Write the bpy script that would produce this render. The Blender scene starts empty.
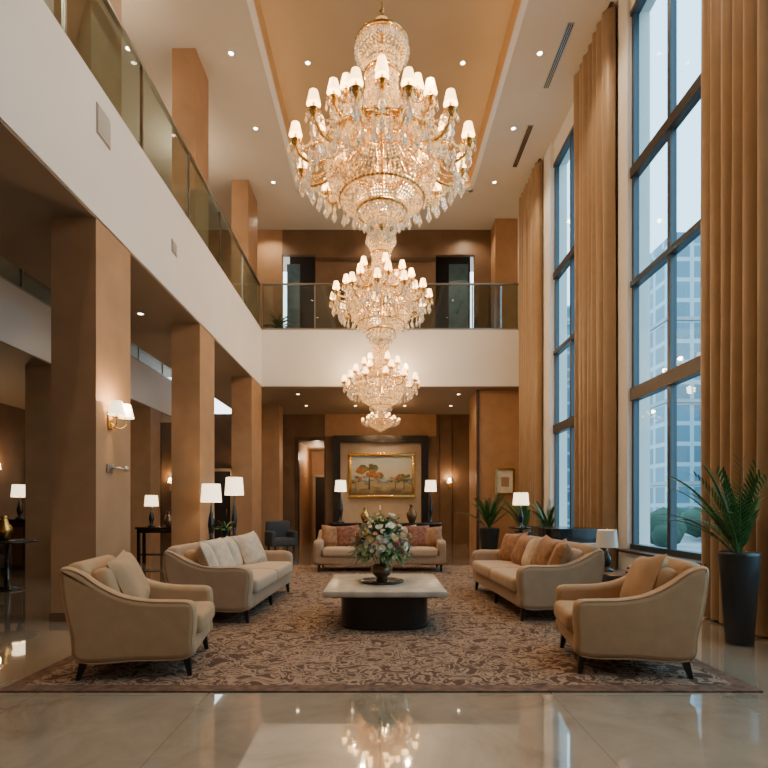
import bpy, math, random
from mathutils import Vector, Matrix, noise
random.seed(4)
sc = bpy.context.scene
R = random.random
def U(a, b): return a + (b - a) * random.random()

# ---------------------------------------------------------------- materials
def pmat(name, col, rough=.5, metal=0, var=0, vs=5, bump=0, bs=80, emis=None, es=0, trans=0, coat=0, sheen=0, alpha=1):
    m = bpy.data.materials.new(name); m.use_nodes = True
    nt = m.node_tree; p = nt.nodes['Principled BSDF']
    p.inputs['Base Color'].default_value = (*col, 1)
    p.inputs['Roughness'].default_value = rough
    p.inputs['Metallic'].default_value = metal
    p.inputs['Transmission Weight'].default_value = trans
    p.inputs['Coat Weight'].default_value = coat
    p.inputs['Sheen Weight'].default_value = sheen
    if emis:
        p.inputs['Emission Color'].default_value = (*emis, 1)
        p.inputs['Emission Strength'].default_value = es
    tc = nt.nodes.new('ShaderNodeTexCoord')
    if var:
        n = nt.nodes.new('ShaderNodeTexNoise'); n.inputs['Scale'].default_value = vs; n.inputs['Detail'].default_value = 5
        nt.links.new(tc.outputs['Object'], n.inputs['Vector'])
        r = nt.nodes.new('ShaderNodeValToRGB')
        r.color_ramp.elements[0].position = .3; r.color_ramp.elements[1].position = .7
        r.color_ramp.elements[0].color = (*[c * (1 - var) for c in col], 1)
        r.color_ramp.elements[1].color = (*[min(1, c * (1 + var)) for c in col], 1)
        nt.links.new(n.outputs['Fac'], r.inputs['Fac'])
        nt.links.new(r.outputs['Color'], p.inputs['Base Color'])
    if bump:
        n = nt.nodes.new('ShaderNodeTexNoise'); n.inputs['Scale'].default_value = bs; n.inputs['Detail'].default_value = 3
        nt.links.new(tc.outputs['Object'], n.inputs['Vector'])
        b = nt.nodes.new('ShaderNodeBump'); b.inputs['Strength'].default_value = bump; b.inputs['Distance'].default_value = .01
        nt.links.new(n.outputs['Fac'], b.inputs['Height'])
        nt.links.new(b.outputs['Normal'], p.inputs['Normal'])
    return m

def glassmat(name, tint, gl=.1):
    m = bpy.data.materials.new(name); m.use_nodes = True
    nt = m.node_tree; nt.nodes.clear()
    o = nt.nodes.new('ShaderNodeOutputMaterial'); mx = nt.nodes.new('ShaderNodeMixShader')
    t = nt.nodes.new('ShaderNodeBsdfTransparent'); t.inputs['Color'].default_value = (*tint, 1)
    g = nt.nodes.new('ShaderNodeBsdfGlossy'); g.inputs['Roughness'].default_value = .02
    mx.inputs[0].default_value = gl
    nt.links.new(t.outputs[0], mx.inputs[1]); nt.links.new(g.outputs[0], mx.inputs[2]); nt.links.new(mx.outputs[0], o.inputs[0])
    return m

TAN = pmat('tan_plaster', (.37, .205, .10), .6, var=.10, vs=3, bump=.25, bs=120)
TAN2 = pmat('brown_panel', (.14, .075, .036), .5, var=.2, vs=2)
BROWN = pmat('walnut_wood', (.07, .036, .018), .35, var=.3, vs=3)
WHITE = pmat('white_plaster', (.76, .73, .69), .6, var=.03, vs=1)
CEIL = pmat('ceiling_paint', (.54, .49, .43), .7, var=.03, vs=1)
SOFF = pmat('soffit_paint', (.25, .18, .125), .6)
COVE = pmat('cove_gold', (.55, .34, .14), .45, var=.06, vs=2)
COVET = pmat('cove_top', (.33, .25, .17), .5, var=.06, vs=.7)
CREAM = pmat('cream_stone', (.46, .35, .235), .35, var=.06, vs=6)
TABLETOP = pmat('travertine_top', (.50, .42, .32), .25, var=.16, vs=7)
BLACK = pmat('black_lacquer', (.012, .011, .012), .22, coat=.3)
DARKBASE = pmat('dark_espresso', (.014, .010, .008), .4)
GOLD = pmat('brass', (.74, .46, .14), .22, 1)
STEEL = pmat('steel', (.45, .43, .40), .3, 1)
FRAME = pmat('window_bronze', (.05, .065, .08), .4, .3)
FRAMEB = pmat('window_transom', (.045, .036, .03), .45, .3)
ARM = pmat('armchair_suede', (.41, .245, .12), .75, var=.08, vs=9, bump=.15, bs=200, sheen=.1)
SOFA = pmat('sofa_fabric', (.39, .255, .15), .8, var=.07, vs=9, bump=.2, bs=260, sheen=.1)
CUSH = pmat('seat_fabric', (.50, .345, .215), .8, var=.05, vs=9, bump=.2, bs=260, sheen=.1)
PIL1 = pmat('pillow_cream', (.56, .42, .29), .8, var=.18, vs=14, sheen=.2)
PIL2 = pmat('pillow_caramel', (.29, .13, .048), .6, var=.35, vs=14, sheen=.1)
PIL3 = pmat('pillow_rust', (.20, .065, .03), .7, var=.6, vs=18, sheen=.1)
PIL4 = pmat('pillow_grey', (.07, .07, .09), .7, var=.7, vs=22, sheen=.1)
CURT = pmat('curtain_satin', (.32, .20, .10), .45, var=.08, vs=4, sheen=.3)
SHADE = pmat('lamp_shade', (.9, .82, .68), .8, emis=(1, .76, .46), es=3.0)
SHADEC = pmat('candle_shade', (.9, .75, .5), .8, emis=(1, .58, .23), es=7)
BULB = pmat('downlight_lens', (1, .9, .75), .5, emis=(1, .80, .55), es=24)
STRIP = pmat('cove_strip', (1, .8, .5), .5, emis=(1, .58, .24), es=15)
CRYS = pmat('crystal_amber_glow', (1, .78, .44), .08, trans=.4, emis=(1, .58, .2), es=.34)  # crystal is no lamp; warm emission stands in for sparkle
CRYS2 = pmat('crystal_clear_glow', (1, .93, .80), .03, trans=.8, emis=(1, .75, .45), es=.06)  # slight self-glow put into the drops as sparkle
LEAF = pmat('leaf_green', (.05, .15, .035), .45, var=.4, vs=12)
LEAF2 = pmat('leaf_dark', (.03, .09, .025), .4, var=.4, vs=12)
POT = pmat('pot_charcoal', (.016, .019, .022), .35)
SOIL = pmat('soil', (.03, .02, .012), .9)
FW = pmat('petal_white', (.82, .76, .62), .6)
FP = pmat('petal_peach', (.70, .38, .19), .6)
FY = pmat('petal_yellow', (.66, .50, .20), .6)
FR = pmat('petal_rose', (.45, .12, .11), .6)
VASE = pmat('vase_bronze', (.20, .12, .06), .25, .6)
GREY = pmat('slate_fabric', (.045, .055, .07), .8)
REDD = pmat('maroon_door', (.10, .018, .015), .4)
PAPER = pmat('print_paper', (.75, .72, .66), .6, var=.15, vs=5)
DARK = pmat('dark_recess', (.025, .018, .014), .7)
BLUE = pmat('blue_drape', (.10, .19, .24), .7, var=.2, vs=6)
CERAM = pmat('ceramic_white', (.75, .72, .66), .25)
GRASS = pmat('planting', (.04, .07, .045), .9, var=.4, vs=.4)
PAVE = pmat('pavement', (.30, .31, .32), .8, var=.1, vs=.3)
PA1 = pmat('paint_orange', (.40, .17, .04), .6, var=.5, vs=9)
PA2 = pmat('paint_green', (.14, .15, .05), .6, var=.5, vs=9)
PA3 = pmat('paint_umber', (.07, .035, .015), .6)
RGLASS = glassmat('railing_glass', (.80, .88, .87), .08)
WGLASS = glassmat('window_glass', (.68, .88, .96), .05)

def marble():
    m = bpy.data.materials.new('polished_marble'); m.use_nodes = True
    nt = m.node_tree; p = nt.nodes['Principled BSDF']; L = nt.links.new
    tc = nt.nodes.new('ShaderNodeTexCoord')
    n = nt.nodes.new('ShaderNodeTexNoise'); n.inputs['Scale'].default_value = 1.7; n.inputs['Detail'].default_value = 11; n.inputs['Roughness'].default_value = .62; n.inputs['Distortion'].default_value = .7
    L(tc.outputs['Object'], n.inputs['Vector'])
    r = nt.nodes.new('ShaderNodeValToRGB'); e = r.color_ramp.elements
    e[0].position = .28; e[0].color = (.22, .17, .12, 1); e[1].position = .72; e[1].color = (.42, .35, .265, 1)
    for q, c in ((.44, (.32, .26, .19)), (.56, (.37, .305, .23))):
        x = e.new(q); x.color = (*c, 1)
    L(n.outputs['Fac'], r.inputs['Fac'])
    br = nt.nodes.new('ShaderNodeTexBrick'); br.offset = 0
    br.inputs['Scale'].default_value = 1; br.inputs['Brick Width'].default_value = 1.2; br.inputs['Row Height'].default_value = 1.2
    br.inputs['Mortar Size'].default_value = .004; br.inputs['Color1'].default_value = (1, 1, 1, 1); br.inputs['Color2'].default_value = (.93, .93, .93, 1)
    br.inputs['Mortar'].default_value = (.72, .70, .66, 1)
    L(tc.outputs['Object'], br.inputs['Vector'])
    mx = nt.nodes.new('ShaderNodeMix'); mx.data_type = 'RGBA'; mx.blend_type = 'MULTIPLY'; mx.inputs[0].default_value = 1
    L(r.outputs['Color'], mx.inputs[6]); L(br.outputs['Color'], mx.inputs[7]); L(mx.outputs[2], p.inputs['Base Color'])
    p.inputs['Roughness'].default_value = .05; p.inputs['Specular IOR Level'].default_value = .9
    p.inputs['Coat Weight'].default_value = 1; p.inputs['Coat Roughness'].default_value = .02; p.inputs['Coat IOR'].default_value = 1.6
    return m
MARBLE = marble()

def rugmat():
    m = bpy.data.materials.new('damask_rug'); m.use_nodes = True
    nt = m.node_tree; p = nt.nodes['Principled BSDF']; L = nt.links.new
    tc = nt.nodes.new('ShaderNodeTexCoord')
    n = nt.nodes.new('ShaderNodeTexNoise'); n.inputs['Scale'].default_value = 4.6; n.inputs['Detail'].default_value = 2.5; n.inputs['Distortion'].default_value = 2.4
    L(tc.outputs['Object'], n.inputs['Vector'])
    r = nt.nodes.new('ShaderNodeValToRGB'); e = r.color_ramp.elements
    e[0].position = .44; e[0].color = (.075, .035, .019, 1); e[1].position = .47; e[1].color = (.33, .215, .135, 1)
    a = e.new(.535); a.color = (.29, .19, .12, 1); b = e.new(.56); b.color = (.085, .042, .024, 1)
    c = e.new(.60); c.color = (.10, .052, .03, 1); d = e.new(.625); d.color = (.28, .185, .12, 1)
    L(n.outputs['Fac'], r.inputs['Fac']); L(r.outputs['Color'], p.inputs['Base Color'])
    p.inputs['Roughness'].default_value = .95
    n2 = nt.nodes.new('ShaderNodeTexNoise'); n2.inputs['Scale'].default_value = 250
    L(tc.outputs['Object'], n2.inputs['Vector'])
    bp = nt.nodes.new('ShaderNodeBump'); bp.inputs['Strength'].default_value = .4; bp.inputs['Distance'].default_value = .005
    L(n2.outputs['Fac'], bp.inputs['Height']); L(bp.outputs['Normal'], p.inputs['Normal'])
    return m
RUG = rugmat()
RUGB = pmat('rug_border', (.13, .07, .042), .95, var=.45, vs=14)

def facade(name, c1, c2, w, h):
    m = bpy.data.materials.new(name); m.use_nodes = True
    nt = m.node_tree; p = nt.nodes['Principled BSDF']; L = nt.links.new
    tc = nt.nodes.new('ShaderNodeTexCoord'); sp = nt.nodes.new('ShaderNodeSeparateXYZ'); cb = nt.nodes.new('ShaderNodeCombineXYZ')
    ad = nt.nodes.new('ShaderNodeMath'); ad.operation = 'ADD'
    L(tc.outputs['Object'], sp.inputs[0]); L(sp.outputs[0], ad.inputs[0]); L(sp.outputs[1], ad.inputs[1])
    L(ad.outputs[0], cb.inputs[0]); L(sp.outputs[2], cb.inputs[1])
    br = nt.nodes.new('ShaderNodeTexBrick'); br.offset = 0; br.inputs['Scale'].default_value = 1
    br.inputs['Brick Width'].default_value = w; br.inputs['Row Height'].default_value = h; br.inputs['Mortar Size'].default_value = .16
    br.inputs['Color1'].default_value = (*c1, 1); br.inputs['Color2'].default_value = (*[c * .7 for c in c1], 1); br.inputs['Mortar'].default_value = (*c2, 1)
    L(cb.outputs[0], br.inputs['Vector']); L(br.outputs['Color'], p.inputs['Base Color'])
    p.inputs['Roughness'].default_value = .4
    return m
FAC1 = facade('facade_blue', (.12, .21, .27), (.32, .42, .46), 1.6, 1.5)
FAC2 = facade('facade_grey', (.10, .17, .21), (.28, .35, .39), 2.2, 1.8)

def painting():
    m = bpy.data.materials.new('autumn_landscape'); m.use_nodes = True
    nt = m.node_tree; p = nt.nodes['Principled BSDF']; L = nt.links.new
    tc = nt.nodes.new('ShaderNodeTexCoord'); sp = nt.nodes.new('ShaderNodeSeparateXYZ')
    L(tc.outputs['Object'], sp.inputs[0])
    mp = nt.nodes.new('ShaderNodeMapping'); mp.inputs['Scale'].default_value = (1, 1, 2.2); L(tc.outputs['Object'], mp.inputs[0])
    n = nt.nodes.new('ShaderNodeTexNoise'); n.inputs['Scale'].default_value = 3; n.inputs['Detail'].default_value = 7
    L(mp.outputs[0], n.inputs['Vector'])
    a = nt.nodes.new('ShaderNodeMath'); a.operation = 'MULTIPLY_ADD'; a.inputs[1].default_value = .45
    L(n.outputs['Fac'], a.inputs[0])
    b = nt.nodes.new('ShaderNodeMath'); b.operation = 'MULTIPLY_ADD'; b.inputs[1].default_value = .62; b.inputs[2].default_value = .25 - .62 * 2.42
    L(sp.outputs[2], b.inputs[0]); L(b.outputs[0], a.inputs[2])
    r = nt.nodes.new('ShaderNodeValToRGB'); e = r.color_ramp.elements
    e[0].position = .1; e[0].color = (.12, .09, .04, 1); e[1].position = .95; e[1].color = (.45, .52, .52, 1)
    for q, c in ((.2, (.30, .20, .08)), (.3, (.42, .33, .18)), (.37, (.14, .15, .10)), (.42, (.30, .36, .36)), (.5, (.62, .52, .34)), (.7, (.60, .58, .46))):
        x = e.new(q); x.color = (*c, 1)
    L(a.outputs[0], r.inputs['Fac']); L(r.outputs['Color'], p.inputs['Base Color']); p.inputs['Roughness'].default_value = .5
    return m
PAINT = painting()

# ---------------------------------------------------------------- mesh builder
class B:
    def __init__(s): s.v = []; s.f = []; s.m = []; s.s = []; s.mats = []; s.M = Matrix()
    def add(s, vs, fs, mat, smooth=False):
        if mat not in s.mats: s.mats.append(mat)
        i = s.mats.index(mat); o = len(s.v)
        s.v += [s.M @ Vector(q) for q in vs]
        for f in fs:
            s.f.append([o + k for k in f]); s.m.append(i); s.s.append(smooth)
    def box(s, x0, x1, y0, y1, z0, z1, mat, bev=0):
        if bev:
            return s.rbox((x0 + x1) / 2, (y0 + y1) / 2, (z0 + z1) / 2, (x1 - x0) / 2, (y1 - y0) / 2, (z1 - z0) / 2, bev, mat, mid=0)
        s.add([(x0, y0, z0), (x1, y0, z0), (x1, y1, z0), (x0, y1, z0), (x0, y0, z1), (x1, y0, z1), (x1, y1, z1), (x0, y1, z1)],
              [(0, 3, 2, 1), (4, 5, 6, 7), (0, 1, 5, 4), (1, 2, 6, 5), (2, 3, 7, 6), (3, 0, 4, 7)], mat)
    def rbox(s, cx, cy, cz, hx, hy, hz, r, mat, mid=3, puff=0, paxis=2):
        h = (hx, hy, hz); r = min(r, hx * .98, hy * .98, hz * .98)
        def co(H):
            L = [-H, -H + .35 * r, -H + r]
            a = -H + r; b = H - r
            L += [a + (b - a) * k / (mid + 1) for k in range(1, mid + 1)]
            return L + [H - r, H - .35 * r, H]
        C = [co(x) for x in h]; vs = []; ix = {}; fs = []
        def vert(p):
            k = tuple(round(q, 5) for q in p)
            if k in ix: return ix[k]
            inn = Vector([max(-h[i] + r, min(h[i] - r, p[i])) for i in range(3)])
            d = Vector(p) - inn
            if d.length > 1e-9: d = d.normalized() * r
            q = inn + d
            if puff:
                o = [i for i in range(3) if i != paxis]
                q[paxis] *= 1 + puff * (1 - (q[o[0]] / h[o[0]]) ** 2) * (1 - (q[o[1]] / h[o[1]]) ** 2)
            ix[k] = len(vs); vs.append((q.x + cx, q.y + cy, q.z + cz)); return ix[k]
        for ax in range(3):
            a, b = (ax + 1) % 3, (ax + 2) % 3
            for sg in (-1, 1):
                for i in range(len(C[a]) - 1):
                    for j in range(len(C[b]) - 1):
                        q = []
                        for (ii, jj) in ((i, j), (i + 1, j), (i + 1, j + 1), (i, j + 1)):
                            p = [0, 0, 0]; p[ax] = sg * h[ax]; p[a] = C[a][ii]; p[b] = C[b][jj]; q.append(vert(p))
                        fs.append(q if sg > 0 else q[::-1])
        s.add(vs, fs, mat, True)
    def pillow(s, w, h, t, mat, n=10):
        vs = []; fs = []
        for sg in (1, -1):
            o = len(vs)
            for i in range(n + 1):
                for j in range(n + 1):
                    u = -1 + 2 * i / n; v = -1 + 2 * j / n
                    th = t / 2 * (max(0, (1 - u ** 4) * (1 - v ** 4))) ** .55
                    vs.append((u * w / 2 * (1 - .07 * (1 - v * v)), v * h / 2 * (1 - .07 * (1 - u * u)), sg * th))
            for i in range(n):
                for j in range(n):
                    a = o + i * (n + 1) + j; q = (a, a + n + 1, a + n + 2, a + 1)
                    fs.append(q if sg > 0 else q[::-1])
        s.add(vs, fs, mat, True)
    def lathe(s, prof, mat, c=(0, 0, 0), seg=24, smooth=True):
        vs = []; fs = []
        for r, z in prof:
            for k in range(seg):
                a = 2 * math.pi * k / seg; vs.append((c[0] + r * math.cos(a), c[1] + r * math.sin(a), c[2] + z))
        for i in range(len(prof) - 1):
            for k in range(seg):
                k2 = (k + 1) % seg; fs.append((i * seg + k, i * seg + k2, (i + 1) * seg + k2, (i + 1) * seg + k))
        s.add(vs, fs, mat, smooth)
    def disc(s, c, r, mat, seg=20, up=1):
        vs = [(c[0] + r * math.cos(2 * math.pi * k / seg), c[1] + r * math.sin(2 * math.pi * k / seg), c[2]) for k in range(seg)]
        f = list(range(seg)); s.add(vs, [f if up > 0 else f[::-1]], mat)
    def tube(s, pts, r, mat, seg=6):
        pts = [Vector(p) for p in pts]; n = len(pts); vs = []; fs = []
        rr = r if isinstance(r, (list, tuple)) else [r] * n
        for i, p in enumerate(pts):
            t = (pts[min(i + 1, n - 1)] - pts[max(i - 1, 0)]).normalized()
            ref = Vector((0, 0, 1)) if abs(t.z) < .9 else Vector((1, 0, 0))
            u = t.cross(ref).normalized(); w = t.cross(u)
            for k in range(seg):
                a = 2 * math.pi * k / seg; vs.append(p + (u * math.cos(a) + w * math.sin(a)) * rr[i])
        for i in range(n - 1):
            for k in range(seg):
                k2 = (k + 1) % seg; fs.append((i * seg + k, i * seg + k2, (i + 1) * seg + k2, (i + 1) * seg + k))
        fs.append(list(range(seg))[::-1]); fs.append([(n - 1) * seg + k for k in range(seg)])
        s.add(vs, fs, mat, True)
    def ext(s, pts, y0, y1, r, mat):
        # extrude an x-z outline along y with rounded rims
        n = len(pts); P = [Vector((a, b)) for a, b in pts]
        area = sum(P[i].x * P[(i + 1) % n].y - P[(i + 1) % n].x * P[i].y for i in range(n))
        sg = 1 if area > 0 else -1
        N = []
        for i in range(n):
            e1 = (P[i] - P[i - 1]).normalized(); e2 = (P[(i + 1) % n] - P[i]).normalized()
            nn = Vector((e1.y + e2.y, -(e1.x + e2.x)))
            N.append((nn.normalized() if nn.length > 1e-6 else Vector((e1.y, -e1.x))) * sg)
        lay = []
        for t in (1, .75, .5, .25, 0):
            a = t * math.pi / 2; lay.append((y0 + r - r * math.sin(a), r - r * math.cos(a)))
        for t in (0, .25, .5, .75, 1):
            a = t * math.pi / 2; lay.append((y1 - r + r * math.sin(a), r - r * math.cos(a)))
        vs = []; fs = []
        for y, ins in lay:
            for i in range(n):
                q = P[i] - N[i] * ins; vs.append((q.x, y, q.y))
        for l in range(len(lay) - 1):
            for i in range(n):
                j = (i + 1) % n; q = (l * n + i, l * n + j, (l + 1) * n + j, (l + 1) * n + i)
                fs.append(q if sg < 0 else q[::-1])
        s.add(vs, fs, mat, True)
        c0 = list(range(n)); c1 = [(len(lay) - 1) * n + i for i in range(n)]
        s.add(vs, [c0 if sg > 0 else c0[::-1], c1[::-1] if sg > 0 else c1], mat, False)
    def obj(s, name, loc=(0, 0, 0), rz=0):
        me = bpy.data.meshes.new(name); me.from_pydata([tuple(q) for q in s.v], [], s.f)
        for m in s.mats: me.materials.append(m)
        me.polygons.foreach_set('material_index', s.m); me.polygons.foreach_set('use_smooth', s.s); me.update()
        o = bpy.data.objects.new(name, me); sc.collection.objects.link(o)
        o.location = loc; o.rotation_euler = (0, 0, rz); return o
def dup(o, name, loc, rz=0, sx=1):
    d = bpy.data.objects.new(name, o.data); sc.collection.objects.link(d)
    d.location = loc; d.rotation_euler = (0, 0, rz); d.scale = (sx, 1, 1); return d
def T(x, y, z): return Matrix.Translation((x, y, z))
def RX(a): return Matrix.Rotation(math.radians(a), 4, 'X')
def RY(a): return Matrix.Rotation(math.radians(a), 4, 'Y')
def RZ(a): return Matrix.Rotation(math.radians(a), 4, 'Z')
def smoothpts(P, k=4, closed=True):
    out = []; n = len(P)
    for i in range(n):
        p0, p1, p2, p3 = P[i - 1], P[i], P[(i + 1) % n], P[(i + 2) % n]
        for j in range(k):
            t = j / k
            out.append(tuple(.5 * (2 * p1[a] + (p2[a] - p0[a]) * t + (2 * p0[a] - 5 * p1[a] + 4 * p2[a] - p3[a]) * t * t + (3 * p1[a] - p0[a] - 3 * p2[a] + p3[a]) * t ** 3) for a in range(len(p1))))
    return out
def curve(P, k=6):
    out = []; n = len(P)
    for i in range(n - 1):
        p0 = P[max(i - 1, 0)]; p1 = P[i]; p2 = P[i + 1]; p3 = P[min(i + 2, n - 1)]
        for j in range(k):
            t = j / k
            out.append(tuple(.5 * (2 * p1[a] + (p2[a] - p0[a]) * t + (2 * p0[a] - 5 * p1[a] + 4 * p2[a] - p3[a]) * t * t + (3 * p1[a] - p0[a] - 3 * p2[a] + p3[a]) * t ** 3) for a in range(len(p1))))
    out.append(tuple(P[-1])); return out
def light(kind, name, loc, W, col=(1, .72, .42), rad=.05, par=None, spot=110, blend=.7):
    l = bpy.data.lights.new(name, kind); l.energy = W; l.color = col; l.shadow_soft_size = rad
    if kind == 'SPOT': l.spot_size = math.radians(spot); l.spot_blend = blend
    o = bpy.data.objects.new(name, l); sc.collection.objects.link(o); o.location = loc
    if par: o.parent = par
    return o

XL, XR, ZC = -3.25, 4.0, 9.7     # atrium left edge, window wall, ceiling
XW = -9.5                        # far left wall
Y0, YB, YE = -3.5, 14.3, 18.5    # behind camera, rear balcony edge, rear wall
ZS, ZF = 4.65, 6.2               # soffit / gallery floor

# ---------------------------------------------------------------- room shell
b = B(); b.box(XW - .2, XR + .3, Y0 - .2, YE + 4, -.2, 0, MARBLE); b.obj('floor')
b = B()
RX0, RX1, RYa, RYb = -2.2, 2.45, -1.0, 13.8
b.box(XW, RX0, Y0, YE, ZC, ZC + .2, CEIL); b.box(RX1, XR, Y0, YE, ZC, ZC + .2, CEIL)
b.box(RX0, RX1, RYb, YE, ZC, ZC + .2, CEIL); b.box(RX0, RX1, Y0, RYa, ZC, ZC + .2, CEIL)
b.obj('ceiling')
b = B(); zt = ZC + .85
b.box(RX0 - .1, RX0, RYa, RYb, ZC + .2, zt, COVE); b.box(RX1, RX1 + .1, RYa, RYb, ZC + .2, zt, COVE)
b.box(RX0, RX1, RYb, RYb + .1, ZC + .2, zt, COVE); b.box(RX0, RX1, RYa - .1, RYa, ZC + .2, zt, COVE)
b.box(RX0 - .1, RX1 + .1, RYa - .1, RYb + .1, zt, zt + .1, COVET)
# lip with led strip
b.box(RX0, RX0 + .10, RYa, RYb, ZC - .03, ZC + .05, WHITE); b.box(RX1 - .10, RX1, RYa, RYb, ZC - .03, ZC + .05, WHITE)
b.box(RX0, RX1, RYb - .10, RYb, ZC - .03, ZC + .05, WHITE)
b.box(RX0 + .02, RX0 + .06, RYa, RYb - .1, ZC + .05, ZC + .07, STRIP); b.box(RX1 - .06, RX1 - .02, RYa, RYb - .1, ZC + .05, ZC + .07, STRIP)
b.box(RX0 + .1, RX1 - .1, RYb - .06, RYb - .02, ZC + .05, ZC + .07, STRIP)
b.obj('ceiling_cove')

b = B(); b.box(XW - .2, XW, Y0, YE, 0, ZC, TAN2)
for k in range(10):
    y = Y0 + 2.2 * k; b.box(XW, XW + .03, y, y + .08, 0, 6, BROWN)
b.obj('wall_left')
b = B(); b.box(XW, XR, Y0 - .2, Y0, 0, ZC, TAN); b.obj('wall_front')
# rear wall (ground floor) with portal and hall opening
b = B()
HX0, HX1, HZ = -2.9, -1.98, 3.7
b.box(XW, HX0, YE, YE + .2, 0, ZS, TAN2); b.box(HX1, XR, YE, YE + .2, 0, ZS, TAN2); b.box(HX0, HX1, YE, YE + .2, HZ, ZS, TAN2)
b.box(-1.95, 2.0, YE - .06, YE, 3.85, ZS, TAN)
b.obj('wall_back')
b = B()
b.box(HX0 - .15, HX0, YE + .2, YE + 3.6, 0, HZ, TAN); b.box(HX1, HX1 + .15, YE + .2, YE + 3.6, 0, HZ, TAN); b.box(HX0, HX1, YE + 3.5, YE + 3.6, 0, HZ, TAN)
b.box(HX0, HX1, YE + .2, YE + 3.5, HZ, HZ + .1, SOFF)
b.obj('wall_hall')
b = B()
b.box(HX0 - .12, HX0, YE - .05, YE + .2, 0, HZ, BROWN); b.box(HX1, HX1 + .06, YE - .05, YE + .2, 0, HZ, BROWN); b.box(HX0 - .12, HX1 + .06, YE - .05, YE + .2, HZ, HZ + .12, BROWN)
for x in (2.1, 2.55, -4.2, -5.0, -6.8, -7.8): b.box(x, x + .04, YE - .03, YE, 0, ZS - .1, BROWN)
b.obj('trim_hall')
b = B()
b.box(-1.65, -1.4, YE - .22, YE, 0, 3.6, BLACK); b.box(1.45, 1.7, YE - .22, YE, 0, 3.6, BLACK); b.box(-1.65, 1.7, YE - .22, YE, 3.6, 3.85, BLACK)
b.box(-1.4, 1.45, YE - .08, YE - .01, 0, 3.6, CREAM)
b.obj('trim_portal')

# left gallery
b = B()
b.box(XL - 1.75, XL, Y0, YB, ZS, ZF, WHITE)
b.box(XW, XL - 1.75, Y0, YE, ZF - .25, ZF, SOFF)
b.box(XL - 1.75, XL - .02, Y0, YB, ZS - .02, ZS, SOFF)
b.obj('gallery_slab')
b = B()
b.box(XL, XR, YB, YE, ZS, ZF, WHITE); b.box(XL - 1.75, XL, YB, YE, ZS, ZF, WHITE)
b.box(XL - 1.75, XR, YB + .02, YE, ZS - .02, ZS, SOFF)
b.obj('balcony_slab')
# upper walls
b = B(); yu = 15.7
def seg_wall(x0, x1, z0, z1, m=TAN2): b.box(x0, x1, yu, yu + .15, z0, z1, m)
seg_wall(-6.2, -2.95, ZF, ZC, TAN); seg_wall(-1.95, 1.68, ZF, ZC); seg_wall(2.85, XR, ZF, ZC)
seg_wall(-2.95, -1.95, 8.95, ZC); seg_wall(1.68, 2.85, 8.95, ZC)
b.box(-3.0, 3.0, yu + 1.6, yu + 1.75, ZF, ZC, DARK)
b.box(-1.95, 1.68, yu - .03, yu, 8.75, 8.85, BROWN)
b.box(3.35, XR, yu - .6, yu, ZF, ZC, TAN)
b.box(2.15, 2.75, yu + .5, yu + .55, ZF, 8.9, BLUE); b.box(-2.9, -2.5, yu + .5, yu + .55, ZF, 8.9, BLUE)
b.obj('wall_upper_back')
b = B(); b.box(-6.2, -6.05, Y0, yu, ZF, ZC, TAN2)
for k in range(6): b.box(-6.05, -6.0, .5 + 2.6 * k, 1.7 + 2.6 * k, ZF, 8.9, BROWN)
b.obj('wall_upper_left')

# columns
for i, (y0, y1) in enumerate(((2.2, 3.0), (5.96, 6.78), (9.4, 10.22), (13.2, 14.28))):
    b = B(); b.box(XL - .52, XL - .005, y0, y1, 0, ZS - .02, TAN); b.box(XL - .535, XL + .01, y0 - .015, y1 + .015, 0, .10, TAN2)
    b.obj('column')
    b = B(); b.box(XL - .55, XL - .12, y0 + .1, y1 + .0, ZF, ZC, TAN); b.obj('column')
b = B(); b.box(XL - .55, XL + .02, 16.7, 17.3, 0, ZS - .02, TAN); b.obj('column')
for y in (9.6, 13.6):
    b = B(); b.box(-6.55, -6.0, y, y + .6, 0, 3.93, TAN); b.obj('column')
b = B(); b.box(2.75, XR, 14.7, 16.0, 0, ZS - .02, TAN); b.box(2.72, 2.80, 14.66, 14.7, 0, ZS - .02, BROWN); b.obj('wall_pier')
# mezzanine on the far left
b = B()
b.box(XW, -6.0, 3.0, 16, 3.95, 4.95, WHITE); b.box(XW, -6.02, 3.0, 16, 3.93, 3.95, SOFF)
b.obj('mezzanine_slab')

def railing(name, p0, p1, z, h, n, dark=False):
    b = B(); p0 = Vector(p0); p1 = Vector(p1); d = (p1 - p0); L = d.length; ang = math.degrees(math.atan2(d.y, d.x))
    b.M = T(p0.x, p0.y, z) @ RZ(ang)
    w = L / n
    for k in range(n):
        b.box(k * w + .02, (k + 1) * w - .02, -.008, .008, .0, h - .03, RGLASS)
    b.box(0, L, -.03, .03, h - .04, h, BROWN if dark else STEEL)
    b.box(0, L, -.025, .025, -.0, .06, STEEL)
    for k in range(n + 1): b.box(max(0, k * w - .015), min(L, k * w + .015), -.02, .02, 0, h - .03, STEEL)
    return b.obj(name)
railing('glass_railing', (XL - .06, Y0 + .1), (XL - .06, YB), ZF, 1.25, 10)
railing('glass_railing', (XL, YB + .06), (XR, YB + .06), ZF, 1.3, 5)
railing('glass_railing', (-6.06, 3.1), (-6.06, 15.9), 4.95, .75, 9, True)

# fascia grille
b = B(); b.box(XL, XL + .012, 5.95, 6.25, 5.6, 5.95, STEEL)
for k in range(9): b.box(XL + .012, XL + .02, 5.97, 6.23, 5.63 + k * .035, 5.645 + k * .035, WHITE)
b.obj('air_grille')
b = B(); b.box(XL, XL + .012, 8.1, 8.3, 5.3, 5.5, STEEL)
for k in range(5): b.box(XL + .012, XL + .02, 8.12, 8.28, 5.33 + k * .035, 5.345 + k * .035, WHITE)
b.obj('air_grille')

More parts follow.
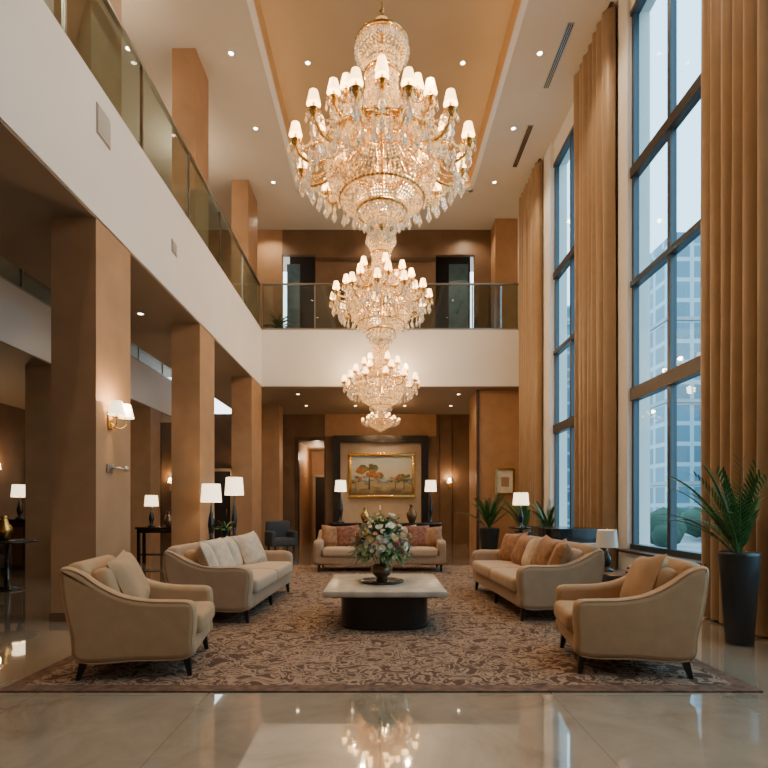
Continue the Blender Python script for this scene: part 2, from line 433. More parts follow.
# ---------------------------------------------------------------- window wall
wins = ((.9, 4.9), (6.05, 8.28), (10.0, 11.95))  # nearest bay is out of view, added for extra daylight
ZW0, ZW1 = .65, 9.2
b = B()
last = Y0
for (y0, y1) in wins + ((YE, YE),):
    b.box(XR, XR + .3, last, y0, 0, ZC, WHITE); last = y1
for (y0, y1) in wins:
    b.box(XR, XR + .3, y0, y1, 0, ZW0, WHITE); b.box(XR, XR + .3, y0, y1, ZW1, ZC, WHITE)
b.obj('wall_right')
b = B()
b.box(XR - .05, XR, 8.3, 8.62, 0, ZC, WHITE); b.box(XR - .08, XR, 11.97, 12.45, 0, ZC, WHITE)
b.obj('trim_pilasters')
for (y0, y1) in wins:
    b = B(); b.box(XR - .16, XR - .001, y0, y1, 0, ZW0 - .04, WHITE); b.box(XR - .22, XR + .1, y0, y1, ZW0 - .04, ZW0, BROWN); b.obj('window_sill')
for i, (y0, y1) in enumerate(wins):
    b = B(); x0, x1 = XR + .01, XR + .10
    b.box(x0, x1, y0, y0 + .07, ZW0, ZW1, FRAME); b.box(x0, x1, y1 - .06, y1, ZW0, ZW1, FRAME)
    ym = 7.22 if i == 1 else 10.95
    ms = [ym] if i else [y0 + 1.2, y0 + 2.5]
    for q in ms: b.box(x0, x1, q - .04, q + .04, ZW0, ZW1, FRAME)
    for z, t, mm in ((ZW0 + .04, .04, FRAME), (3.1, .10, FRAMEB), (4.85, .045, FRAME), (6.62, .08, FRAMEB), (ZW1 - .04, .04, FRAME)):
        b.box(x0 - .03, x1 + .01, y0, y1, z - t, z + t, mm)
    b.box(XR + .05, XR + .06, y0 + .05, y1 - .05, ZW0, ZW1, WGLASS)
    b.obj('window_%d' % (i + 1))

def curtain(y0, y1, xo, amp=.125, wl=.20, z1=ZC - .02, z0=.03):
    b = B(); nf = round((y1 - y0) / wl); nx = nf * 14; nz = 18; vs = []; fs = []
    off = [U(-.2, .2) for _ in range(nf + 2)]; am = [U(.6, 1.0) for _ in range(nf + 2)]
    for j in range(nz + 1):
        t = j / nz; z = z0 + (z1 - z0) * t
        for i in range(nx + 1):
            u = i / nx; k = u * nf; ki = int(k); fr = k - ki
            o_ = off[ki] * (1 - fr) + off[ki + 1] * fr; a_ = am[ki] * (1 - fr) + am[ki + 1] * fr
            a = amp * a_ * (1 - .15 * t)
            c = math.sin(2 * math.pi * (k + o_ * (1 - .5 * t) + .05 * math.sin(4 * t + ki * 2)))
            c = math.copysign(abs(c) ** .8, c) + .10 * math.sin(2 * math.pi * 3 * k + 3 * t)
            y = y0 + (y1 - y0) * u + .055 * math.cos(2 * math.pi * (k + o_)) * a_ * .7
            vs.append((min(XR - .015, xo + a * c), min(y1, max(y0, y)), z))
    for j in range(nz):
        for i in range(nx):
            a = j * (nx + 1) + i; fs.append((a, a + nx + 1, a + nx + 2, a + 1))
    b.add(vs, fs, CURT, True)
    b.box(xo - .03, xo + .03, y0, y1, z1 - .0, z1 + .02, BROWN)
    return b.obj('curtain')
curtain(5.02, 6.15, XR - .15)
curtain(8.63, 10.12, XR - .15)
curtain(12.5, 14.1, XR - .15)
curtain(.0, .95, XR - .15)

# ---------------------------------------------------------------- outside
b = B(); b.box(4.4, 120, -60, 160, -.6, -.5, PAVE); b.obj('street_ground')
def building(x0, x1, y0, y1, h, m):
    b = B(); b.box(x0, x1, y0, y1, -.5, h, m)
    z = 3
    while z < h: b.box(x0 - .15, x1 + .15, y0 - .15, y1 + .15, z, z + .25, PAVE); z += 6
    b.box(x0 + 1, x1 - 1, y0 + 1, y1 - 1, h, h + 1.5, m); b.obj('office_building')
building(21.0, 26.2, 38, 50, 20.5, FAC1)
building(33, 50, 46, 62, 15, FAC2)
building(17, 26, 56, 70, 22, FAC2)
building(28, 44, 20, 36, 10.5, FAC1)
b = B()
for k in range(26):
    x = U(9, 20); y = 12 + (x - 9) * 1.6 + U(-2, 6); r = U(.5, .9); z = U(.2, .7)
    b.M = T(x, y, z); b.lathe([(.01, -r), (r * .7, -r * .7), (r, 0), (r * .8, r * .6), (.01, r)], GRASS, seg=9)
b.M = Matrix(); b.obj('hedge')

# ---------------------------------------------------------------- rug
b = B()
rx0, rx1, ry0, ry1 = -2.70, 2.70, 3.66, 11.75
b.box(rx0, rx1, ry0, ry1, 0.001, .012, RUGB)
b.add([(rx0 + .12, ry0 + .12, .0135), (rx1 - .12, ry0 + .12, .0135), (rx1 - .12, ry1 - .12, .0135), (rx0 + .12, ry1 - .12, .0135)], [(0, 1, 2, 3)], RUG)
b.obj('area_rug')

# ---------------------------------------------------------------- seating
def leg(b, x, y, h, sx=0, sy=0, r=.028):
    t = r; k = r * .55
    b.add([(x - k + sx, y - k + sy, 0), (x + k + sx, y - k + sy, 0), (x + k + sx, y + k + sy, 0), (x - k + sx, y + k + sy, 0),
           (x - t, y - t, h), (x + t, y - t, h), (x + t, y + t, h), (x - t, y + t, h)],
          [(0, 3, 2, 1), (4, 5, 6, 7), (0, 1, 5, 4), (1, 2, 6, 5), (2, 3, 7, 6), (3, 0, 4, 7)], DARKBASE)

def armchair():
    b = B(); S = Matrix.Diagonal((.93, .95, .97, 1)); b.M = S
    b.rbox(.0, 0, .23, .45, .42, .07, .03, ARM)
    b.rbox(.13, 0, .385, .375, .325, .085, .055, ARM, puff=.12)
    prof = smoothpts([(-.43, .15), (0, .145), (.42, .15), (.455, .30), (.465, .50), (.43, .585), (.30, .60), (.10, .61), (-.10, .65), (-.28, .74), (-.42, .84), (-.52, .875), (-.57, .84), (-.545, .6), (-.49, .35)], 4)
    b.ext(prof, -.47, -.335, .045, ARM); b.ext(prof, .335, .47, .045, ARM)
    for y in (-.458, .458): b.tube([(x * .965 - .002, y, z * .975 + .006) for x, z in prof] + [(prof[0][0] * .965 - .002, y, prof[0][1] * .975 + .006)], .006, ARM, 4)
    b.M = S @ T(-.44, 0, .56) @ RY(-9); b.rbox(0, 0, 0, .085, .40, .345, .07, ARM, puff=.25, paxis=0)
    b.M = S @ T(-.29, 0, .62) @ RY(-12); b.rbox(0, 0, 0, .085, .325, .23, .07, ARM, puff=.3, paxis=0)
    b.M = S @ T(-.20, .04, .70) @ RY(90 - 24) @ RZ(8); b.pillow(.50, .54, .2, ARM)
    b.M = S
    for x, sx in ((.38, .03), (-.40, -.05)):
        for y in (-.38, .38): leg(b, x, y, .17, sx, .015 * (1 if y > 0 else -1), .03)
    return b
b = armchair()
o = b.obj('armchair', (-1.90, 4.32, .0135), math.radians(9))
dup(o, 'armchair', (1.99, 4.36, .0135), math.radians(180 - 9))

def sofa(name, L, pil, nseat, loc, rz, fab=SOFA, cush=CUSH):
    b = B(); H = L / 2
    b.rbox(0, 0, .235, .43, H - .04, .085, .03, fab)
    w = (L - .34) / nseat
    for k in range(nseat):
        b.rbox(.11, -H + .17 + w * (k + .5), .395, .37, w / 2 - .004, .085, .05, cush, puff=.12)
    prof = smoothpts([(-.40, .15), (0, .145), (.39, .15), (.43, .30), (.45, .50), (.42, .60), (.30, .635), (.10, .63), (-.12, .65), (-.30, .72), (-.44, .80), (-.53, .80), (-.54, .6), (-.47, .35)], 4)
    b.ext(prof, -H, -H + .165, .05, fab); b.ext(prof, H - .165, H, .05, fab)
    for y in (-H + .012, H - .012): b.tube([(x * .965 - .002, y, z * .975 + .006) for x, z in prof] + [(prof[0][0] * .965 - .002, y, prof[0][1] * .975 + .006)], .006, fab, 4)
    b.M = T(-.42, 0, .53) @ RY(-9); b.rbox(0, 0, 0, .08, H - .05, .33, .07, fab, puff=.1, paxis=0)
    for k in range(nseat):
        b.M = T(-.28, -H + .17 + w * (k + .5), .61) @ RY(-13); b.rbox(0, 0, 0, .085, w / 2 - .006, .20, .07, cush, puff=.3, paxis=0)
    for (y, m, s, tilt, tw, dx) in pil:
        b.M = T(-.12 + dx, y, .68) @ RZ(tw) @ RY(90 - tilt) @ RZ(U(-8, 8)); b.pillow(s, s, .19, m)
    b.M = Matrix()
    for x, sx in ((.37, .02), (-.38, -.04)):
        for y in (-H + .1, 0, H - .1): leg(b, x, y, .17, sx, 0)
    return b.obj(name, loc, rz)
sofa('sofa', 2.35, [(-.92, PIL1, .46, 22, 20, .0), (-.52, PIL1, .50, 24, -6, 0), (-.08, PIL1, .48, 22, 8, 0), (.72, PIL1, .52, 24, -22, .03)], 2, (-1.83, 6.90, .0135), math.radians(-2))
sofa('sofa', 2.40, [(.90, PIL2, .48, 22, -20, 0), (.48, PIL2, .50, 24, 6, 0), (.1, PIL1, .46, 22, -8, .03), (-.35, PIL2, .46, 24, 8, 0), (-.88, PIL2, .50, 24, 22, 0)], 2, (1.95, 7.05, .0135), math.radians(183))
sofa('sofa', 2.66, [(-1.0, PIL2, .5, 22, 14, 0), (-.68, PIL3, .52, 22, 0, .03), (-.32, PIL4, .46, 22, -12, .05), (.55, PIL1, .5, 22, 0, 0), (.80, PIL3, .52, 22, 5, .03), (1.08, PIL2, .46, 24, -18, .05), (.3, PIL4, .44, 22, 0, .0)], 3, (0.0, 10.85, .0135), math.radians(-90))

# coffee table
b = B()
b.rbox(0, 0, .405, .64, .70, .035, .02, TABLETOP, mid=1)
b.box(-.55, .55, -.6, .6, .35, .372, DARKBASE)
oc = []
for k in range(48):
    a = 2 * math.pi * k / 48; c, s_ = math.cos(a), math.sin(a); oc.append((math.copysign(abs(c) ** .6, c) * .5, math.copysign(abs(s_) ** .6, s_) * .56))
def ring(z, f): return [(x * f, y * f, z) for x, y in oc]
vs = ring(.0, 1.0) + ring(.03, 1.0) + ring(.035, .97) + ring(.35, .97); fs = []
for l in range(3):
    for k in range(48):
        k2 = (k + 1) % 48; fs.append((l * 48 + k, l * 48 + k2, (l + 1) * 48 + k2, (l + 1) * 48 + k))
b.add(vs, fs, DARKBASE, False)
b.obj('coffee_table', (.05, 6.0, .0135))
ZT = .44 + .0135

# bouquet
b = B()
b.lathe([(.0, 0), (.24, 0), (.26, .02), (.25, .025), (.0, .02)], BLACK, seg=28)
b.lathe([(.0, .022), (.07, .022), (.055, .05), (.10, .09), (.125, .14), (.11, .18), (.085, .20), (.08, .19), (.0, .17)], VASE, seg=24)
def leaf(b, p, d, L, w, m, droop=.3):
    d = Vector(d).normalized(); side = d.cross(Vector((0, 0, 1)))
    side = side.normalized() if side.length > .01 else Vector((1, 0, 0)); p = Vector(p)
    n = 4; vs = []; fs = []
    for i in range(n + 1):
        t = i / n; q = p + d * L * t + Vector((0, 0, -droop * L * t * t)); ww = w * math.sin(math.pi * min(.97, t * .85 + .12))
        vs += [q - side * ww, q + Vector((0, 0, -ww * .3)), q + side * ww]
    for i in range(n):
        a = i * 3; fs += [(a, a + 1, a + 4, a + 3), (a + 1, a + 2, a + 5, a + 4)]
    b.add(vs, fs, m, True)
def flower(b, p, d, r, m):
    d = Vector(d).normalized(); q = d.to_track_quat('Z', 'Y').to_matrix().to_4x4(); M0 = b.M.copy()
    b.M = M0 @ T(*p) @ q
    for ringi, (rr, z, n, tl) in enumerate(((1, 0, 7, .25), (.72, .15, 6, .6), (.42, .28, 5, 1.0))):
        for k in range(n):
            a = 2 * math.pi * k / n + ringi * .5; c, s_ = math.cos(a), math.sin(a); R_ = r * rr; w = R_ * .55
            def P(u, v, h): return ((c * u - s_ * v), (s_ * u + c * v), h)
            b.add([P(0, 0, z * r * .4), P(R_ * .5, -w, z * r + R_ * tl * .3), P(R_ * .55, 0, z * r + R_ * tl * .2), P(R_ * .5, w, z * r + R_ * tl * .3), P(R_, -w * .6, z * r + R_ * tl * .75), P(R_ * 1.05, 0, z * r + R_ * tl * .8), P(R_, w * .6, z * r + R_ * tl * .75)],
                  [(0, 1, 2), (0, 2, 3), (1, 4, 5, 2), (2, 5, 6, 3)], m, True)
    b.M = M0
for k in range(280):
    a = U(0, 6.283); e = math.asin(U(-.35, 1)); d = Vector((math.cos(a) * math.cos(e), math.sin(a) * math.cos(e), math.sin(e)))
    p = Vector((0, 0, .40)) + Vector((d.x * .20, d.y * .20, d.z * .19)); leaf(b, p, d, U(.14, .25), U(.012, .026), random.choice([LEAF, LEAF2]), U(.1, .5))
for k in range(125):
    t = (k + .5) / 125; e = math.asin(-.4 + 1.38 * t); a = k * 2.39996; d = Vector((math.cos(a) * math.cos(e), math.sin(a) * math.cos(e), math.sin(e)))
    r = U(.24, .35); p = Vector((d.x * r, d.y * r, .41 + d.z * r * 1.0)); flower(b, p, d, U(.022, .046), random.choice([FW, FW, FW, FP, FW, FY, FW, FR, FP, FW]))
for k in range(30):
    a = U(0, 6.283); d = Vector((math.cos(a) * .7, math.sin(a) * .7, 1)); p0 = Vector((0, 0, .50)); p1 = p0 + d * U(.18, .28); b.tube([p0, p1], .004, LEAF); flower(b, p1, d, .02, random.choice([FW, FY]))
for k in range(20):
    a = U(0, 6.283); b.tube([(.04 * math.cos(a), .04 * math.sin(a), .16), (.17 * math.cos(a), .17 * math.sin(a), .42)], .005, LEAF2)
b.obj('flower_bouquet', (.02, 5.95, ZT))

# ---------------------------------------------------------------- chandeliers
def chandelier_mesh():
    b = B()
    def bead(p, r, el=1.0, m=CRYS):
        x, y, z = p; b.add([(x + r, y, z), (x, y + r, z), (x - r, y, z), (x, y - r, z), (x, y, z + r * el), (x, y, z - r * el)],
                           [(0, 1, 4), (1, 2, 4), (2, 3, 4), (3, 0, 4), (1, 0, 5), (2, 1, 5), (3, 2, 5), (0, 3, 5)], m)
    def drop(p, L, m=CRYS2):
        x, y, z = p; bead((x, y, z - .012), .012, 1, m)
        r = L * .17
        b.add([(x, y, z - .02), (x + r, y, z - L * .68), (x, y + r, z - L * .68), (x - r, y, z - L * .68), (x, y - r, z - L * .68), (x, y, z - L)],
              [(0, 1, 2), (0, 2, 3), (0, 3, 4), (0, 4, 1), (2, 1, 5), (3, 2, 5), (4, 3, 5), (1, 4, 5)], m)
    def strand(path, ang, step, r, m=CRYS):
        pts = curve(path, 14); c, s_ = math.cos(ang), math.sin(ang); acc = step * .5; prev = pts[0]; i = 0
        for q in pts:
            acc += math.hypot(q[0] - prev[0], q[1] - prev[1]); prev = q
            if acc >= step:
                acc -= step; i += 1; bead((q[0] * c, q[0] * s_, q[1]), r, 1.15, CRYS2 if R() < .4 else m)
    def ringg(r, z, t=.014, m=GOLD):
        n = 48; b.tube([(r * math.cos(2 * math.pi * k / n), r * math.sin(2 * math.pi * k / n), z) for k in range(n + 1)], t, m, 5)
    b.lathe([(.0, .1), (.03, .12), (.05, .2), (.03, .3), (.035, .8), (.06, 1.0), (.03, 1.2), (.04, 1.7), (.07, 1.85), (.03, 2.0), (.03, 2.35), (.05, 2.42), (.015, 2.46), (.0, 2.47)], GOLD, seg=12)
    # big crystal bowl
    N = 62
    for k in range(N):
        a = 2 * math.pi * k / N
        strand([(.58, .96), (.605, .82), (.57, .63), (.45, .44), (.26, .31)], a, .037, .018)
    for k in range(34):
        a = 2 * math.pi * k / 34; strand([(.27, .31), (.15, .24), (.05, .16)], a, .036, .0165)
    # upper veil
    for k in range(50):
        a = 2 * math.pi * (k + .5) / 50
        strand([(.205, 1.98), (.17, 1.78), (.185, 1.55), (.25, 1.30), (.39, 1.10), (.57, .98)], a, .037, .0165)
    for k in range(34):
        a = 2 * math.pi * k / 34
        strand([(.06, 2.40), (.10, 2.30), (.17, 2.22), (.27, 2.15)], a, .034, .015)
        strand([(.27, 2.12), (.245, 2.0), (.21, 1.9), (.16, 1.80)], a, .034, .015)
    for k in range(28):
        a = 2 * math.pi * k / 28; drop((.285 * math.cos(a), .285 * math.sin(a), 2.13), .13)
    ringg(.27, 2.14, .022); ringg(.595, .97, .030); ringg(.58, .93, .014); ringg(.455, .445, .014); ringg(.18, 1.80, .022); ringg(.265, .31, .018); ringg(.28, 1.25, .018)
    for k in range(44):
        a = 2 * math.pi * k / 44; drop((.625 * math.cos(a), .625 * math.sin(a), .96), .14, CRYS if k % 2 else CRYS2)
    for k in range(24):
        a = 2 * math.pi * k / 24; drop((.28 * math.cos(a), .28 * math.sin(a), .30), .12); drop((.16 * math.cos(a), .16 * math.sin(a), .2), .11)
    for k in range(10):
        a = 2 * math.pi * k / 10; drop((.07 * math.cos(a), .07 * math.sin(a), .14), .12)
    b.lathe([(.0, -.02), (.03, .02), (.04, .06), (.02, .10), (.0, .12)], CRYS, seg=8, smooth=False)
    def armset(n, path, rs, zt, off, pend, z0):
        for k in range(n):
            a = 2 * math.pi * (k + off) / n; c, s_ = math.cos(a), math.sin(a)
            pts = curve([(p[0], 0, p[1]) for p in path], 5)
            pts = [(p[0] * c, p[0] * s_, p[2]) for p in pts]
            b.tube(pts, .019, GOLD, 5)
            for p in pts[4::3]: drop((p[0], p[1], p[2]), .11, CRYS if R() < .5 else CRYS2)
            for i in range(1, len(pts), 3): bead((pts[i][0], pts[i][1], pts[i][2] + .03), .014)
            b.tube([((rs * .72 + .075 * math.cos(t)) * c, (rs * .72 + .075 * math.cos(t)) * s_, path[2][1] + .10 + .075 * math.sin(t)) for t in [i * .6 for i in range(9)]], .011, GOLD, 4)
            M0 = b.M.copy(); b.M = M0 @ T(rs * c, rs * s_, zt)
            b.lathe([(.0, -.05), (.03, -.035), (.075, .0), (.077, .01), (.02, .014)], GOLD, seg=10)
            b.lathe([(.014, .0), (.014, .09)], CREAM, seg=8)
            b.lathe([(.070, .075), (.042, .20)], SHADEC, seg=12); b.lathe([(.039, .20), (.067, .08)], SHADEC, seg=12)
            b.lathe([(.0, .09), (.018, .11), (.014, .14), (.0, .17)], SHADEC, seg=6)
            for j in range(6):
                t = 2 * math.pi * j / 6; drop((.072 * math.cos(t), .072 * math.sin(t), 0), .11, CRYS if j % 2 else CRYS2)
            b.M = M0
            drop((rs * c, rs * s_, zt - .03), .26, CRYS2)
            a2 = a + 2 * math.pi / n
            for j in range(1, 16):
                t = j / 16; aa = a + (a2 - a) * t; sag = 4 * t * (1 - t) * pend; rr = rs * (1 - .10 * 4 * t * (1 - t))
                bead((rr * math.cos(aa), rr * math.sin(aa), zt - .01 - sag), .015, 1.1)
            am = (a + a2) / 2; drop((rs * .9 * math.cos(am), rs * .9 * math.sin(am), zt - .02 - pend), .19)
            if rs > .5:
                for j in range(1, 26):
                    t = j / 26; rr = .2 + (rs - .2) * t; z = z0 + (zt - z0) * t - .3 * 4 * t * (1 - t)
                    bead((rr * c, rr * s_, z), .013, 1.1)
    armset(12, [(.30, 1.04), (.42, .92), (.60, .78), (.77, .73), (.88, .78), (.93, .88)], .93, .90, .5, .12, 1.55)
    armset(8, [(.15, 1.34), (.28, 1.18), (.45, 1.06), (.60, 1.06), (.68, 1.13)], .68, 1.15, .0, .10, 1.6)
    armset(6, [(.10, 1.46), (.20, 1.36), (.30, 1.31), (.38, 1.34), (.43, 1.40)], .43, 1.42, .5, .06, 1.8)
    for k in range(36):
        a = 2 * math.pi * (k + .5) / 36; drop((.80 * math.cos(a), .80 * math.sin(a), .70), .20)
        strand([(.60, .90), (.68, .74), (.80, .71)], a, .032, .013)
    return b
cb = chandelier_mesh()
spots = ((.02, 5.65, 4.2, 1, 1), (.02, 10.1, 4.42, 1, 1), (.02, 13.3, 3.62, 1, .95), (.02, 16.2, 3.66, .62, .38))
first = None
for i, p in enumerate(spots):
    loc = p[:3]
    if first is None: o = first = cb.obj('crystal_chandelier', loc)
    else: o = dup(first, 'crystal_chandelier', loc, math.radians(11 * i)); o.scale = (p[3], p[3], p[4])
    if i < 3:
        b = B(); top = (zt - p[2]) / p[4]
        b.tube([(0, 0, 2.46), (0, 0, top - .1)], .014, GOLD, 6)
        z = 2.5
        while z < top - .15: b.lathe([(.0, -.03), (.03, 0), (.0, .03)], GOLD, (0, 0, z), 6); z += .12
        b.lathe([(.0, top - .14), (.06, top - .13), (.16, top - .03), (.17, top), (.0, top)], GOLD, seg=20)
        c = b.obj('chain'); c.parent = o
        for k in range(4):
            a = k * math.pi / 2 + .6; light('POINT', 'bulb_light', (.80 * math.cos(a), .80 * math.sin(a), 1.45), 38, (1, .68, .37), .05, o)
        light('POINT', 'bowl_light', (0.12, 0, .75), 42, (1, .66, .34), .1, o)
    else:
        light('POINT', 'bulb_light', (.6, 0, 1.6), 22, (1, .68, .38), .05, o); light('POINT', 'bulb_light', (-.6, 0, 1.6), 22, (1, .68, .38), .05, o)

# ---------------------------------------------------------------- lamps
def table_lamp(name, loc, h=.9, sr=.17, sh=.22, body=BLACK, shm=SHADE, W=10):
    b = B(); hb = h - sh - .02
    b.lathe([(.0, 0), (.085, 0), (.085, .02), (.03, .04), (.045, hb * .25), (.06, hb * .42), (.045, hb * .62), (.018, hb * .8), (.012, hb + .05)], body, seg=16)
    b.lathe([(sr, h - sh), (sr * .86, h)], shm, seg=24); b.lathe([(sr * .85, h), (sr * .99, h - sh)], shm, seg=24)
    b.lathe([(.012, hb), (.006, h + .02), (.0, h + .03)], GOLD, seg=8)
    o = b.obj(name, loc)
    light('POINT', 'bulb_light', (0, 0, h - sh * .5), W, (1, .68, .37), .03, o)
    return o

def console(name, x0, x1, y0, y1, h, m=BLACK, solid=False):
    b = B(); b.box(x0, x1, y0, y1, h - .05, h, m, .008)
    for x in (x0 + .03, x1 - .09):
        for y in (y0 + .03, y1 - .09): b.box(x, x + .06, y, y + .06, 0, h - .05, m)
    if solid:
        b.box(x0 + .04, x1 - .04, y0 + .04, y1 - .04, .12, h - .05, m)
        n = 3; w = (x1 - x0 - .12) / n
        for k in range(n): b.box(x0 + .06 + k * w + .02, x0 + .06 + (k + 1) * w - .02, y0 + .02, y0 + .04, .16, h - .09, DARKBASE); b.box(x0 + .06 + (k + .5) * w - .05, x0 + .06 + (k + .5) * w + .05, y0 + .005, y0 + .02, h * .6, h * .6 + .015, GOLD)
    else:
        b.box(x0 + .04, x1 - .04, y0 + .04, y1 - .04, .18, .21, m)
        b.box(x0 + .03, x1 - .03, y0 + .03, y1 - .03, h - .14, h - .05, m)
    return b.obj(name)
console('console_table', -3.20, -2.76, 8.75, 10.95, .72)
table_lamp('table_lamp', (-2.97, 9.15, .722), 1.0, .18, .32, W=22)
table_lamp('table_lamp', (-2.97, 10.6, .722), 1.20, .19, .36, W=22)
console('sideboard', -1.2, 1.45, 12.1, 12.55, .95, solid=True)
table_lamp('table_lamp', (-.93, 12.3, .952), 1.0, .14, .26, BLACK, W=14)
table_lamp('table_lamp', (1.2, 12.3, .952), 1.0, .14, .26, BLACK, W=14)
b = B()
def vasep(b, c, k, m):
    b.lathe([(.0, 0), (.05 * k, 0), (.09 * k, .10 * k), (.10 * k, .16 * k), (.05 * k, .25 * k), (.035 * k, .30 * k), (.055 * k, .33 * k), (.0, .32 * k)], m, c, 18)
vasep(b, (0, 0, 0), 1.1, GOLD); b.obj('brass_vase', (-.35, 12.3, .952))
b = B(); vasep(b, (0, 0, 0), 1.3, VASE); b.obj('bronze_vase', (.75, 12.3, .952))
b = B(); b.lathe([(0, 0), (.06, 0), (.04, .03), (.16, .1), (.18, .13), (.15, .1), (.0, .04)], GOLD, seg=20); b.obj('fruit_bowl', (.3, 12.3, .952))
b = B(); b.lathe([(0, 0), (.05, 0), (.012, .04), (.012, .28), (.04, .30), (.0, .3)], GOLD, seg=12); b.lathe([(.014, .3), (.014, .42), (0, .42)], FW, seg=8); b.obj('candlestick', (0.0, 12.3, .952))
# right side tables
console('side_table', 2.74, 3.34, 6.15, 6.75, .50, BROWN)
table_lamp('table_lamp', (2.88, 6.6, .502), .52, .135, .22, BLACK, CERAM, 5)
b = B()
for k in range(4): b.box(-.13 + .01 * k, .12 - .01 * k, -.09, .09, .025 * k, .025 * k + .022, (BROWN, PIL1, REDD, CERAM)[k])
b.obj('book_stack', (3.16, 6.33, .502), .3)
# small black grand piano by the windows
b = B(); b.M = Matrix.Diagonal((.70, .85, 1, 1))
out = smoothpts([(-.62, -.62), (.62, -.62), (.66, -.2), (.60, .25), (.30, .52), (.05, .85), (-.30, 1.0), (-.60, .80), (-.64, .2)], 5)
def slab(z0, z1, f=1, mat=BLACK):
    n = len(out); vs = [(x * f, y * f, z0) for x, y in out] + [(x * f, y * f, z1) for x, y in out]
    b.add(vs, [(i, (i + 1) % n, n + (i + 1) % n, n + i) for i in range(n)] + [list(range(n))[::-1], list(range(n, 2 * n))], mat)
slab(.66, .94, .97); slab(.94, .965, 1.0)
b.box(-.62, .62, -.82, -.6, .62, .72, BLACK, .02); b.box(-.55, .55, -.80, -.66, .72, .735, CERAM); b.box(-.62, -.56, -.82, -.6, .7, .82, BLACK); b.box(.56, .62, -.82, -.6, .7, .82, BLACK)
for (x, y) in ((-.5, -.5), (.5, -.5), (-.25, .65)): b.lathe([(.03, 0), (.035, .06), (.045, .3), (.07, .66)], BLACK, (x, y, 0), 12)
b.box(-.03, .03, -.55, -.5, .1, .66, BLACK); b.box(-.1, .1, -.6, -.45, .08, .12, GOLD)
b.obj('grand_piano', (3.20, 8.95, 0))
table_lamp('table_lamp', (2.98, 11.0, .902), .72, .17, .26, BLACK, W=14)
b = B(); b.lathe([(0, 0), (.2, 0), (.2, .03), (.04, .06), (.04, .84), (.26, .87), (.26, .9), (0, .9)], BLACK, seg=24); b.obj('pedestal_table', (2.98, 11.0, 0))

# wall sconces
def sconce(name, loc, rz, two=True, W=12):
    b = B()
    b.box(-.0, .02, -.05, .05, -.12, .1, GOLD, .008)
    for y in ((-.11, .11) if two else (0,)):
        b.tube(curve([(.02, 0, -.04), (.08, y * .5, -.10), (.14, y, -.06), (.14, y, .02)], 5), .009, GOLD)
        b.lathe([(.0, 0), (.03, .01), (.012, .03), (.012, .07)], GOLD, (.14, y, 0), 10)
        b.lathe([(.095, .04), (.06, .2)], SHADE, (.14, y, 0), 18); b.lathe([(.058, .2), (.092, .04)], SHADE, (.14, y, 0), 18)
    o = b.obj(name, loc, rz); light('POINT', 'bulb_light', (.22, 0, .22), W, (1, .67, .36), .04, o); return o
sconce('wall_sconce', (XL, 6.25, 2.36), 0, True, 24)
sconce('wall_sconce', (2.45, YE - .001, 2.15), math.radians(-90), False, 26)
sconce('wall_sconce', (-4.9, YE - .001, 2.15), math.radians(-90), False, 30)  # this and the next two are added to light the left rear
sconce('wall_sconce', (-7.4, YE - .001, 2.15), math.radians(-90), False, 30)
sconce('wall_sconce', (XW, 12.7, 2.2), 0, False, 30)
b = B(); b.box(0, .02, -.07, .07, -.05, .05, STEEL, .008); b.tube([(.02, 0, 0), (.1, 0, 0), (.1, .2, 0)], .012, STEEL); b.lathe([(0, 0), (.03, .0), (.03, .06), (0, .06)], STEEL, (.1, .2, -.03), 10)
b.obj('wall_bracket', (XL, 6.25, 1.78))

# ---------------------------------------------------------------- pictures
b = B()
z0, z1, x0, x1 = 1.76, 3.12, -1.0, 1.12
b.box(x0, x1, YE - .13, YE - .10, z0, z1, PAINT)
for (a0, a1, c0, c1) in ((x0 - .12, x1 + .12, z0 - .12, z0), (x0 - .12, x1 + .12, z1, z1 + .12), (x0 - .12, x0, z0, z1), (x1, x1 + .12, z0, z1)):
    b.box(a0, a1, YE - .18, YE - .08, c0, c1, GOLD, .02)
def blob(cx, cz, r, m, y):
    n = 14; q = [(cx + r * U(.75, 1.15) * math.cos(2 * math.pi * k / n) * 1.2, y, cz + r * U(.75, 1.15) * math.sin(2 * math.pi * k / n) * .85) for k in range(n)]
    b.add(q, [list(range(n))], m)
yy = YE - .1305
for (tx, tz, h, s, mm) in ((-.38, 2.05, .45, 1.1, (PA1, PA1, PA2)), (.55, 2.08, .2, .5, (PA2, PA1)), (.85, 2.05, .25, .6, (PA1, PA2)), (-.85, 2.05, .2, .5, (PA2, PA1))):
    yy -= .0005; b.add([(tx - .03 * s, yy, tz - .1), (tx + .03 * s, yy, tz - .1), (tx + .015 * s, yy, tz + h), (tx - .015 * s, yy, tz + h)], [(0, 1, 2, 3)], PA3)
    for k in range(12):
        yy -= .0004; blob(tx + U(-.3, .3) * s, tz + h + U(-.12, .28) * s, U(.07, .15) * s, random.choice(mm), yy)
b.obj('framed_painting')
b = B(); b.box(-.22, .22, 0, .02, -.32, .32, PAPER); b.box(-.1, .12, -.004, 0, -.15, .12, SOFA)
for (a0, a1, c0, c1) in ((-.27, .27, -.37, -.32), (-.27, .27, .32, .37), (-.27, -.22, -.32, .32), (.22, .27, -.32, .32)): b.box(a0, a1, -.03, .02, c0, c1, GOLD)
b.obj('framed_print', (3.52, 14.67, 2.05))

